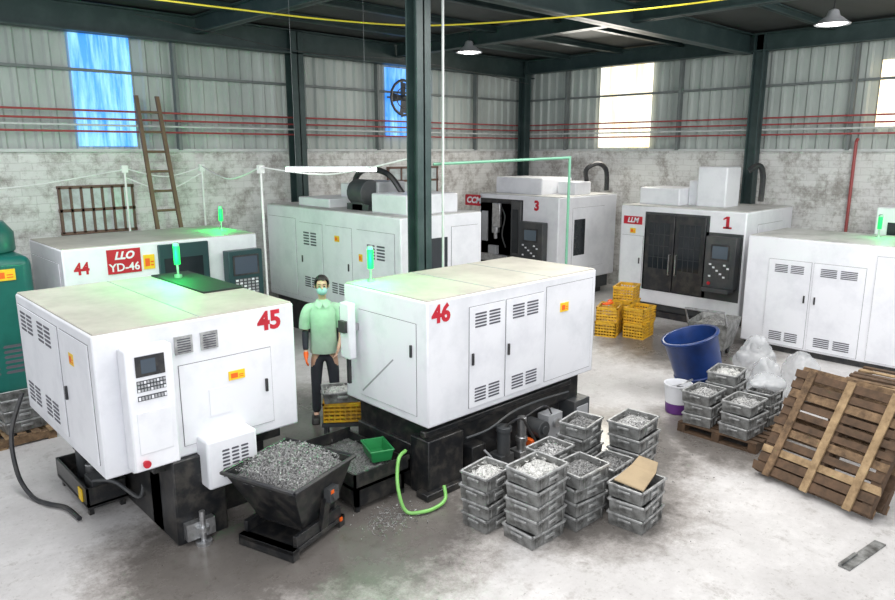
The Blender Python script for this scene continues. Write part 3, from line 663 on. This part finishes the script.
r1, L1, R1 = vmc((12.55,5.4,0), 2.1, 2.6, 2.2, '1', .62, 1.87, 1.96, 2.54, 'white machining centre numbered 1 with black glazed doors',
    [(.7,1.3,.75,1.35,2.2,2.98), (.5,1.4,1.6,2.5,2.2,2.55), (.85,1.2,1.35,1.6,2.2,2.7)], [(1.4,.65,2.9),(1.5,.5,3.0),(1.6,.45,2.8),(1.6,.45,2.3)])
b = B(L1); b.box(.08,.5,1.83,1.99,0,.012); b.obj('logo_plate', RED, r1)
text(r1, 'maker_logo', 'LLM', WHITE2, L1, .29, 1.91, .014, .14, .005, shear=.25)
sticker(r1, L1, .3, 1.7, .06, .05)
panel(r1, L1, .06, .54, .5, 1.6, 'tool_magazine_door', handle=(.48,1.1))

# ---- long cabinet machine on the right
r = root('machining_center', 'long white machine enclosure with louvred double doors', 'machine', (11.75,.4,0))
SX, SY, Z1 = 1.6, 4.6, 1.9
b = B(); b.box(0, SX, 0, SY, .10, Z1); b.obj('enclosure', WHITE2, r, bev=.02)
b = B(); b.box(.06, SX-.06, .06, SY-.06, 0, .12); b.obj('base', BLACK, r)
mats_top(r, SX, SY, Z1, m=ROOFG)
L_ = frameL(SY)
panel(r, L_, .38, 1.04, .14, 1.55, 'access_door', vents=[(.46,.96,1.34,1.48,5,2),(.46,.96,.2,.36,5,2)], handle=(.98,.95))
panel(r, L_, 1.08, 1.82, .14, 1.55, 'access_door', vents=[(1.16,1.74,1.34,1.48,5,2),(1.16,1.74,.2,.36,5,2)], handle=(1.14,.95))
panel(r, L_, 1.95, 3.2, .14, 1.75, 'side_plate')
panel(r, L_, 3.3, 4.4, .14, 1.75, 'side_plate')
panel(r, frameR(), .2, 1.4, .2, 1.7, 'end_plate')
beacon(r, 1.2, 3.0, Z1, energy=6)
r = root('machining_center', 'tall white machine enclosure standing behind another machine', 'machine', (13.6,.9,0))
b = B(); b.box(0,1.1,0,2.75,.3,2.35); b.obj('enclosure', WHITE, r, bev=.03)
b = B(); b.box(.1,1.0,.1,2.6,0,.3); b.obj('base', BLACK, r)
b = B(frameL(2.75)); b.box(.2,1.2,1.2,2.1,0,.02); b.obj('door_window', GLASSD, r)
panel(r, frameL(2.75), 1.4, 2.6, .5, 2.1, 'side_plate')

# ================================================================ SMALL THINGS
def crate_mesh(sx, sy, h):
    b = B()
    for s in (-1,1):
        for k in range(5):
            z = h*(k+.0)/5; b.box(-sx, sx, s*sy-.01, s*sy+.01, z, z+h*.1); b.box(s*sx-.01, s*sx+.01, -sy, sy, z, z+h*.1)
        n = 7
        for k in range(n+1):
            x = -sx+2*sx*k/n; b.box(x-.008, x+.008, s*sy-.008, s*sy+.008, 0, h)
            y = -sy+2*sy*k/n; b.box(s*sx-.008, s*sx+.008, y-.008, y+.008, 0, h)
    b.box(-sx, sx, -sy, sy, 0, .01)
    for s in (-1,1): b.box(-sx-.015, sx+.015, s*sy-.015, s*sy+.015, h-.03, h); b.box(s*sx-.015, s*sx+.015, -sy-.015, sy+.015, h-.03, h)
    return b
me = crate_mesh(.25,.18,.27).obj('plastic_crate', YCR)
meta(me, 'yellow slatted plastic crate', 'crate', 'yellow plastic crates', (10.72,6.98,0), 20)
def cp(o, loc, rot, label=None, scale=None):
    c = o.copy(); COL.objects.link(c); c.location = loc; c.rotation_euler = (0,0,math.radians(rot))
    if label: c['label'] = label
    if scale: c.scale = (scale,)*3
    return c
cp(me, (10.72,6.98,.275), 24); cp(me, (11.0,6.53,0), 10); cp(me, (11.02,6.53,.275), 5); cp(me, (11.38,7.05,0), 12); cp(me, (11.38,7.05,.275), 12); cp(me, (11.38,7.05,.55), 18)
cp(me, (4.44,6.42,.25), -38, 'yellow slatted plastic crate on a low stand beside the worker', .86)
b = B(); b.box(-.24,.24,-.18,.18,.20,.24)
for x in (-.22,.18):
    for y in (-.16,.12): b.box(x,x+.04,y,y+.04,0,.2)
meta(b.obj('low_stand', CHAR), 'low dark steel stand carrying a crate', 'stand', None, (4.44,6.42,0), -38)
r = root('work_gloves', 'orange work gloves tossed on a yellow crate', 'gloves', (10.72,6.98,.55))
b = B(); b.ball((0,0,.03), .10, 2, sc=(1,.6,.3)); b.ball((.1,.06,.05), .06, 2, sc=(1,.6,.4)); b.tube([(-.1,0,.03),(-.18,.03,.03)], .02); b.tube([(-.1,-.03,.03),(-.17,-.04,.03)], .018); b.obj('glove', ORANGE, r)

# aluminium trays
def tray_mesh(sx, sy, h):
    b = B(); ax, ay = sx*.955, sy*.95; th = .012
    bot = [(-ax,-ay,0),(ax,-ay,0),(ax,ay,0),(-ax,ay,0)]; top = [(-sx,-sy,h),(sx,-sy,h),(sx,sy,h),(-sx,sy,h)]
    wall4(b, bot, top, th); b.box(-ax, ax, -ay, ay, 0, .012)
    for s in (-1,1):
        b.box(-sx-.010, sx+.010, s*sy-.010, s*sy+.010, h-.018, h+.003, 1); b.box(s*sx-.010, s*sx+.010, -sy-.010, sy+.010, h-.018, h+.003, 1)
        for k in (-.75,-.25,.25,.75): b.box(k*sx-.010, k*sx+.010, s*(ay+sy)/2-.012, s*(ay+sy)/2+.012, .015, h-.025, 0)
        b.box(s*(sx+.008)-.012, s*(sx+.008)+.012, -.06, .06, h-.05, h-.03, 1)
        b.box(-.06, .06, s*(sy+.008)-.010, s*(sy+.008)+.010, h*.45, h*.65, 1)
    return b
T1 = tray_mesh(.185,.145,.130).obj('metal_tray', [ALU, ALU2], bev=.004)
meta(T1, 'dirty cast aluminium parts tray in a stack', 'tray', 'stacked aluminium trays', (4.25,3.93,0), 4)
T2 = tray_mesh(.215,.17,.130).obj('metal_tray', [ALU, ALU2], bev=.004)
meta(T2, 'dirty cast aluminium parts tray in a stack', 'tray', 'stacked aluminium trays', (4.38,3.51,0), 2)
first = {id(T1): True, id(T2): True}
def stack(T, x, y, n, rot, fill=None, sx=.17, sy=.13, h=.115, z=0):
    for k in range(n):
        dx, dy, dr = random.uniform(-.012,.012), random.uniform(-.012,.012), random.uniform(-4,4)
        if first.pop(id(T), None): T.location = (x+dx, y+dy, 0); T.rotation_euler = (0,0,math.radians(rot+dr))
        else: cp(T, (x+dx, y+dy, z+k*(h+.004)), rot+dr)
    if fill:
        b = B(); b.heap(-sx, sx, -sy, sy, h*.55, h*.40, 12, .010); b.curls(-sx*.9, sx*.9, -sy*.9, sy*.9, lambda a,c: h*.9, 90, .03)
        meta(b.obj('small_metal_parts', fill), 'small machined metal parts heaped in the top tray', 'metal parts', 'heaped metal parts', (x+dx, y+dy, z+(n-1)*(h+.004)), rot+dr, 'stuff')
A = dict(sx=.160, sy=.120, h=.130); C = dict(sx=.19, sy=.145, h=.130)
stack(T1, 4.25, 3.95, 4, 4, CHIPW, **A)
stack(T2, 4.40, 3.51, 5, 2, CHIPW, **C)
stack(T2, 4.90, 3.43, 4, -3, CHIPD, **C)
stack(T1, 5.52, 3.86, 5, 5, CHIPD, **A)
stack(T1, 5.02, 3.86, 4, 2, CHIPS, **A)
stack(T2, 5.92, 3.50, 5, 8, CHIPS, **C)
stack(T2, 5.25, 3.03, 3, 6, None, **C)
stack(T1, 5.42, 3.45, 3, 3, CHIPD, **A)
b = B(); b.hexa([(-.18,-.13,0),(.2,-.1,.01),(.2,.13,.03),(-.16,.15,.02),(-.18,-.13,.012),(.2,-.1,.022),(.2,.13,.042),(-.16,.15,.032)]); b.hexa([(.2,-.1,.01),(.3,-.08,.07),(.3,.1,.09),(.2,.13,.03),(.2,-.1,.02),(.3,-.08,.08),(.3,.1,.10),(.2,.13,.04)])
meta(b.obj('cardboard_sheet', CARD), 'torn brown cardboard sheet lying on a tray', 'cardboard', None, (5.23,3.03,.405), 10)
def pallet(loc, rot, w=1.1, d=1.1, mats=(WOOD,WOODL,WOODD), label='worn brown wooden pallet', top_n=8, tilt=None, group='wooden pallets', name='wooden_pallet', cleats=False, bw=.045, jit=.02):
    r = root(name, label, 'pallet', loc, rot, group)
    if tilt: r.rotation_euler = tilt
    for k in range(3):
        y = -d/2+.05+(d-.1)*k/2
        b = B(); b.box(-w/2, w/2, y-.045, y+.045, .02, .10); b.obj('stringer', mats[2], r)
        if cleats:
            yy = (-.40, .02, .42)[k]
            b = B(); b.hexa([(-w/2-.02,yy-.035,.118),(w/2+.02,yy-.045,.118),(w/2+.02,yy+.035,.118),(-w/2-.02,yy+.04,.118),(-w/2-.02,yy-.035,.145),(w/2+.02,yy-.045,.140),(w/2+.02,yy+.035,.140),(-w/2-.02,yy+.04,.145)]); b.obj('cleat', mats[1] if k != 2 else mats[0], r, bev=.003)
    for k in range(top_n):
        x = -w/2+.05+(w-.10)*k/(top_n-1)+random.uniform(-.008,.008); j = random.uniform(-jit,jit); j2 = random.uniform(-jit,jit); sk = random.uniform(-.012,.012)
        q = bw*random.uniform(.75,1.05)
        z1 = .118+random.uniform(-.004,.004)
        b = B(); b.hexa([(x-q,-d/2+j,.10),(x+q,-d/2+j*.3,.10),(x+q+sk,d/2+j2,.10),(x-q+sk,d/2+j2*.4,.10),(x-q,-d/2+j,z1),(x+q,-d/2+j*.3,z1),(x+q+sk,d/2+j2,z1),(x-q+sk,d/2+j2*.4,z1)]); b.obj('deck_board', mats[random.choice((0,0,1,2,2))], r, bev=.003)
    for k in range(3):
        x = -w/2+.05+(w-.1)*k/2
        b = B(); b.box(x-.045, x+.045, -d/2, d/2, 0, .02); b.obj('bottom_board', mats[0], r)
    return r
pallet((7.95,3.35,0), 0, 1.0, .95, mats=(WOODD,WOOD,WOODD), label='dark worn wooden pallet under tray stacks')
stack(T2, 7.68, 3.62, 3, 3, CHIPS, z=.12, **C)
stack(T2, 7.68, 3.14, 3, -2, CHIPS, z=.12, **C)
stack(T2, 8.2, 3.6, 4, 5, CHIPW, z=.12, **C)
stack(T1, 8.2, 3.12, 3, -4, CHIPD, z=.12, **A)
def bag(loc, r, sc, name, m, label):
    b = B(); b.ball((0,0,0), r, 5, sc=sc)
    off = Vector((loc[0]*3, loc[1]*5, 0))
    for v in b.bm.verts:
        p = v.co*4+off
        n = noise.noise(p)*.10+abs(noise.noise(v.co*9-off))*.05
        v.co += v.co.normalized()*n
        v.co.z = max(v.co.z, -r*sc[2]*.8)
    return meta(b.obj(name, m, recalc=True, smooth=True), label, 'plastic bag', 'crumpled plastic bags', (loc[0], loc[1], loc[2]+r*sc[2]*.8))
bag((9.60,3.85,0), .24, (1.1,1,1.7), 'plastic_bag', PLASTIC, 'crumpled clear plastic sack standing by the pallet')
bag((8.84,3.38,0), .20, (1,1.1,1.8), 'plastic_bag', PLASTIC, 'crumpled clear plastic sack standing by the pallet')
bag((8.18,3.12,.54), .18, (1.1,.9,.45), 'plastic_bag', PLASTIC, 'thin clear plastic film bunched on a metal tray')
bag((9.45,3.15,.0), .24, (1,1,1.5), 'plastic_bag', PLASTIC, 'crumpled clear plastic sack standing by the pallet')
r = root('plastic_barrel', 'open blue plastic barrel tipped on its edge', 'barrel', (8.84,4.20,.085))
r.rotation_mode = 'QUATERNION'; r.rotation_quaternion = Quaternion((-.69,-.724,0), math.radians(17)); r.scale = (1.08,1.08,1.1)
b = B(); b.lathe([(.24,0),(.27,.02),(.30,.35),(.325,.68),(.34,.70),(.34,.74),(.32,.74),(.305,.68),(.28,.35),(.24,.04),(.05,.035)], n=32); b.obj('barrel_body', BLUE, r)
b = B(); b.tube([(.34*math.cos(t*.2618), .34*math.sin(t*.2618), .725) for t in range(25)], .018, 8, cap=False); b.obj('rim', BLUE, r)
b = B(); b.tube([(.295*math.cos(t*.2618), .295*math.sin(t*.2618), .25) for t in range(25)], .014, 8, cap=False); b.obj('hoop', BLUE, r)
r = root('paint_bucket', 'purple and white plastic bucket', 'bucket', (8.02,4.14,0))
b = B(); b.lathe([(.13,0),(.14,.01),(.15,.14)], n=24, mi=0); b.lathe([(.150,.14),(.165,.30)], n=24, mi=1); b.lathe([(.165,.30),(.17,.36),(.18,.37),(.18,.39),(.165,.39),(.155,.36),(.14,.1),(.02,.09)], n=24, mi=1); b.obj('bucket_body', [PURP, WHITE2], r)
b = B(); b.tube(spline([(-.17,0,.36),(-.12,-.12,.44),(0,-.17,.46),(.12,-.12,.44),(.17,0,.36)]), .006, 6); b.obj('handle', STEEL, r)
# leaning pallets
for k in range(6):
    pallet((8.78+random.uniform(-.02,.02),1.85,k*.122), random.uniform(-1.5,1.5), 1.1, 1.15, label='worn wooden pallet in a flat stack')
an = math.radians(-57)
pallet((7.22,2.04,.42+.07), 0, 1.15, 1.16, label='wooden pallet leaning with its slats showing', tilt=(0, an, math.radians(-12)), top_n=11, cleats=True, bw=.046, jit=.035)
pallet((7.385,2.01,.42+.07), 0, 1.15, 1.20, mats=(WOOD,WOOD,WOODD), label='wooden pallet leaning behind another pallet', tilt=(0, an, math.radians(-10)), top_n=10, bw=.045, jit=.03)
b = B(); b.box(-.32,.32,-.045,.045,0,.012); b.box(-.32,-.05,.02,.045,.012,.03)
meta(b.obj('steel_strip', ALU), 'loose grey metal strip lying on the concrete floor', 'metal strip', None, (6.12,1.42,0), -8)
pallet((1.45,9.2,0), 0, 1.1, .9, mats=(WOODL,WOODL,WOOD), label='light wooden pallet on the floor')
for k in range(3): cp(T2, (1.72,9.05,.12+k*.134), 5-3*k, 'grey metal tray stacked on a wooden pallet')
cp(T2, (4.42,6.42,.487), -30, 'pale aluminium tray resting on a yellow crate')
b = B(); b.heap(-.19,.19,-.14,.14,.07,.06,12,.012); b.curls(-.18,.18,-.13,.13,lambda a,c:.12,80,.03)
meta(b.obj('small_metal_parts', CHIPW), 'pale machined parts heaped in a tray', 'metal parts', 'heaped metal parts', (4.42,6.42,.487), -30, 'stuff')
r = root('chip_cart', 'grey open metal chip cart on wheels', 'cart', (10.85,5.05,0), 10)
b = B(); wall4(b, [(-.3,-.25,.18),(.3,-.25,.18),(.3,.25,.18),(-.3,.25,.18)], [(-.42,-.32,.6),(.42,-.32,.6),(.42,.32,.6),(-.42,.32,.6)]); b.box(-.3,.3,-.25,.25,.16,.19); b.obj('tub', ALU, r)
b = B(); b.tube([(-.42,-.3,.6),(-.6,-.3,.85),(-.6,.3,.85),(-.42,.3,.6)], .018, 8); b.obj('push_handle', STEEL, r)
for x in (-.22,.22):
    for y in (-.18,.18):
        b = B(); b.cyl((x,y-.02,.07),(x,y+.02,.07),.07,n=16); b.box(x-.02,x+.02,y-.025,y+.025,.07,.17); b.obj('caster', BLACK, r)
b = B(); b.heap(-.38,.38,-.28,.28,.5,.1,12,.02); b.obj('swarf', CHIPD, r)['kind'] = 'stuff'

# ================================================================ PERSON
def skinmesh(name, verts, edges, radii, m, parent=None, sub=2, rootv=0):
    me = bpy.data.meshes.new(name); me.from_pydata(verts, edges, []); me.update()
    o = bpy.data.objects.new(name, me); COL.objects.link(o)
    md = o.modifiers.new('skin', 'SKIN'); md.use_smooth_shade = True; md.branch_smoothing = .6
    for i, rr in enumerate(radii):
        sv = me.skin_vertices[0].data[i]; sv.radius = rr if isinstance(rr, tuple) else (rr, rr); sv.use_root = (i == rootv)
    s = o.modifiers.new('sub', 'SUBSURF'); s.levels = sub; s.render_levels = sub
    bpy.context.view_layer.update()
    me2 = bpy.data.meshes.new_from_object(o.evaluated_get(bpy.context.evaluated_depsgraph_get()))
    me2.name = name; o.modifiers.clear(); o.data = me2; me2.materials.clear(); me2.materials.append(m)
    me2.polygons.foreach_set('use_smooth', [True]*len(me2.polygons))
    if parent: o.parent = parent
    return o
P = root('person', 'standing worker in mint shirt, dark trousers, mask and orange glove', 'person', (4.62,7.05,0), -33)
P.scale = (1.0,1.04,1.03)
V = []; E = []; RR = []
def ch(pts, start=None):
    prev = start
    for p, rr in pts:
        V.append(p); RR.append(rr); i = len(V)-1
        if prev is not None: E.append((prev, i))
        prev = i
    return prev
ch([((0,0,.93),(.12,.09))])
n = ch([((0,0,1.08),(.11,.08)), ((0,0,1.25),(.12,.08)), ((0,.005,1.40),(.10,.065)), ((0,.01,1.47),.050), ((0,0,1.53),.050), ((0,-.01,1.60),(.068,.083)), ((0,-.008,1.67),(.075,.09)), ((0,0,1.735),(.055,.07))], 0)
hands = []
for s in (-1, 1):
    if s < 0: arm = [((s*.165,.01,1.395),.046), ((s*.200,.0,1.27),.042), ((s*.215,.01,1.12),.038), ((s*.222,-.04,.99),.032), ((s*.220,-.08,.87),.025)]
    else: arm = [((s*.165,.01,1.395),.046), ((s*.20,.0,1.27),.042), ((s*.215,.01,1.12),.038), ((s*.205,-.08,1.01),.032), ((s*.17,-.16,.93),.025)]
    w = ch(arm, 3)
    wp = Vector(arm[-1][0]); dr = (wp-Vector(arm[-2][0])).normalized()
    pm = wp+dr*.055; ch([(tuple(pm), (.036,.018))], w); pi = len(V)-1
    hands.append((wp, pm, dr, s))
    side = Vector((0,1,0)).cross(dr).normalized() if s > 0 else Vector((0,-1,0)).cross(dr).normalized()
    fwd = dr.cross(side).normalized()
    for k, ln in enumerate((.062,.072,.068,.054)):
        off = fwd*((k-1.5)*.018)
        a = pm+off+dr*.035; c = a+dr*ln*.5+side*.004; d = c+dr*ln*.4+side*.02
        ch([(tuple(a),.009),(tuple(c),.0085),(tuple(d),.0075)], pi)
    a = wp+dr*.03-fwd*.035; c = a+dr*.03-fwd*.018; ch([(tuple(a),.011),(tuple(c),.010),(tuple(c+dr*.028),.008)], pi)
    leg = [((s*.085,0,.86),(.085,.09)), ((s*.10,-.01,.68),.075), ((s*.11,-.015,.48),.055), ((s*.115,.005,.28),.048), ((s*.12,.02,.10),.036)]
    f = ch(leg, 0); ch([((s*.13,-.04,.045),.035), ((s*.14,-.13,.03),.03)], f)
body = skinmesh('body', V, E, RR, SKIN, P, 2)
def garment(name, m, base):
    global V, E, RR
    V, E, RR = [], [], []; base(); return skinmesh(name, V, E, RR, m, P, 2)
b = B()
prof = [(.85,.165,.128,0),(.90,.168,.130,0),(.98,.163,.126,0),(1.06,.158,.122,0),(1.14,.158,.120,0),(1.22,.164,.120,0),(1.30,.172,.118,.003),(1.35,.176,.110,.006),(1.39,.168,.098,.008),(1.42,.145,.086,.01),(1.45,.105,.075,.01),(1.475,.068,.066,.01),(1.49,.060,.060,.01)]
b.ellip(prof, 32, wr=.05)
for s in (-1,1):
    b.tube(spline([(s*.10,.008,1.385),(s*.165,.008,1.375),(s*.200,.004,1.30),(s*.216,.004,1.22),(s*.222,.006,1.15)], 4), .07, 16, rs=[.060+.012*min(1,k/8) for k in range(17)])
b.obj('shirt', SHIRT, P)
for s in (-1,1):
    b = B(); b.hexa([(s*.072,-.055,1.475),(s*.004,-.092,1.435),(s*.035,-.108,1.395),(s*.092,-.080,1.43),(s*.068,-.045,1.498),(s*.002,-.084,1.455),(s*.035,-.104,1.41),(s*.092,-.070,1.45)])
    b.obj('collar', SHIRT, P, label='pointed shirt collar')
def trs():
    ch([((0,0,.96),(.11,.085))])
    ch([((0,0,.90),(.13,.10))], 0)
    for s in (-1,1): ch([((s*.082,0,.80),(.095,.10)), ((s*.10,-.01,.66),.082), ((s*.11,-.015,.48),.068), ((s*.115,.0,.28),.062), ((s*.12,.015,.08),.060)], 1)
garment('trousers', TROUS, trs)
def slv():
    ch([((-.217,.008,1.14),.047)]); ch([((-.222,-.04,.99),.042), ((-.220,-.075,.89),.036)], 0)
garment('arm_sleeve', SLEEVE, slv)
def glv():
    wp, pm, dr, s = hands[0]
    ch([(tuple(wp-dr*.03),.034)]); ch([(tuple(wp+dr*.02),(.04,.028)), (tuple(pm+dr*.01),(.045,.026))], 0)
    side = Vector((0,-1,0)).cross(dr).normalized(); fwd = dr.cross(side).normalized()
    for k, ln in enumerate((.062,.072,.068,.054)):
        off = fwd*((k-1.5)*.021); a = pm+off+dr*.035; c = a+dr*ln*.5+side*.004; d = c+dr*ln*.45+side*.02
        ch([(tuple(a),.0125),(tuple(c),.012),(tuple(d),.011)], 2)
    a = wp+dr*.03-fwd*.04; c = a+dr*.03-fwd*.02; ch([(tuple(a),.014),(tuple(c),.013),(tuple(c+dr*.03),.011)], 2)
garment('glove', ORANGE, glv)
b = B(); b.ball((0,.018,1.675), .1, 3, sc=(.92,1.02,1.05))
for v in list(b.bm.verts):
    if v.co.z < 1.60 or (v.co.y < -.045 and v.co.z < 1.715): b.bm.verts.remove(v)
b.obj('hair', HAIR, P)
b = B(); b.ball((0,-.062,1.60), .06, 3, sc=(1.05,.75,.85)); b.tube([(-.06,-.06,1.61),(-.083,.0,1.635)], .003, 5); b.tube([(.06,-.06,1.61),(.083,.0,1.635)], .003, 5); b.obj('face_mask', MASKM, P)
for s in (-1,1):
    b = B(); b.ball((s*.03,-.088,1.655), .011, 2, sc=(1.2,.6,.7)); b.obj('eye', EYE, P)
    b = B(); b.ball((s*.083,.0,1.645), .026, 2, sc=(.35,.7,1.1)); b.obj('ear', SKIN, P)
    b = B(); b.box(s*.03-.016, s*.03+.016, -.097, -.085, 1.677, 1.683); b.obj('eyebrow', HAIR, P)
    b = B(); b.frus(s*.133, -.06, 0, .075, .052, .135, .04, .10); b.obj('shoe', SHOE, P, bev=.02, seg=3)
b = B(); b.tube([(0,-.088,1.66),(0,-.106,1.63)], .010, 8, rs=[.007,.013]); b.obj('nose', SKIN, P)

# ================================================================ LIGHT + CAMERA
def area(loc, target, size, e, col=(1,1,1)):
    L = bpy.data.lights.new('area', 'AREA'); L.shape = 'RECTANGLE'; L.size = size[0]; L.size_y = size[1]; L.energy = e; L.color = col
    o = bpy.data.objects.new('area_light', L); COL.objects.link(o); o.location = loc
    o.rotation_euler = (Vector(target)-Vector(loc)).to_track_quat('-Z', 'Y').to_euler()
area((3.0,3.0,5.4), (3.0,3.0,0), (4,4), 225, (1,.985,.96))
area((6.8,4.2,5.15), (6.8,4.3,0), (2.5,2.5), 160, (1,.985,.96))
area((-1.5,-1.5,4.8), (8,8,1.4), (6,3), 320, (.97,.98,1))
area((10,1.5,5.1), (11.5,6,0), (3,3), 270, (1,.99,.97))
area((1.5,8.0,5.2), (4,10,0), (2.5,2.5), 180, (.97,.98,1))
area((13.8,9.57,4.4), (8,8.5,0), (1.3,1.8), 110, (1,.96,.86))
w = bpy.data.worlds.new('World'); bpy.context.scene.world = w; w.use_nodes = True
w.node_tree.nodes['Background'].inputs[0].default_value = (.93,.96,1,1); w.node_tree.nodes['Background'].inputs[1].default_value = .95
cam = bpy.data.cameras.new('camera'); co = bpy.data.objects.new('camera', cam); COL.objects.link(co)
cam.sensor_width = 36; cam.lens = 28.16; co.location = (0,0,3.3); co.rotation_euler = (math.radians(90-12.095), 0, math.radians(-43.6))
bpy.context.scene.camera = co
bpy.context.scene.view_settings.view_transform = 'Standard'
bpy.context.scene.view_settings.exposure = .14
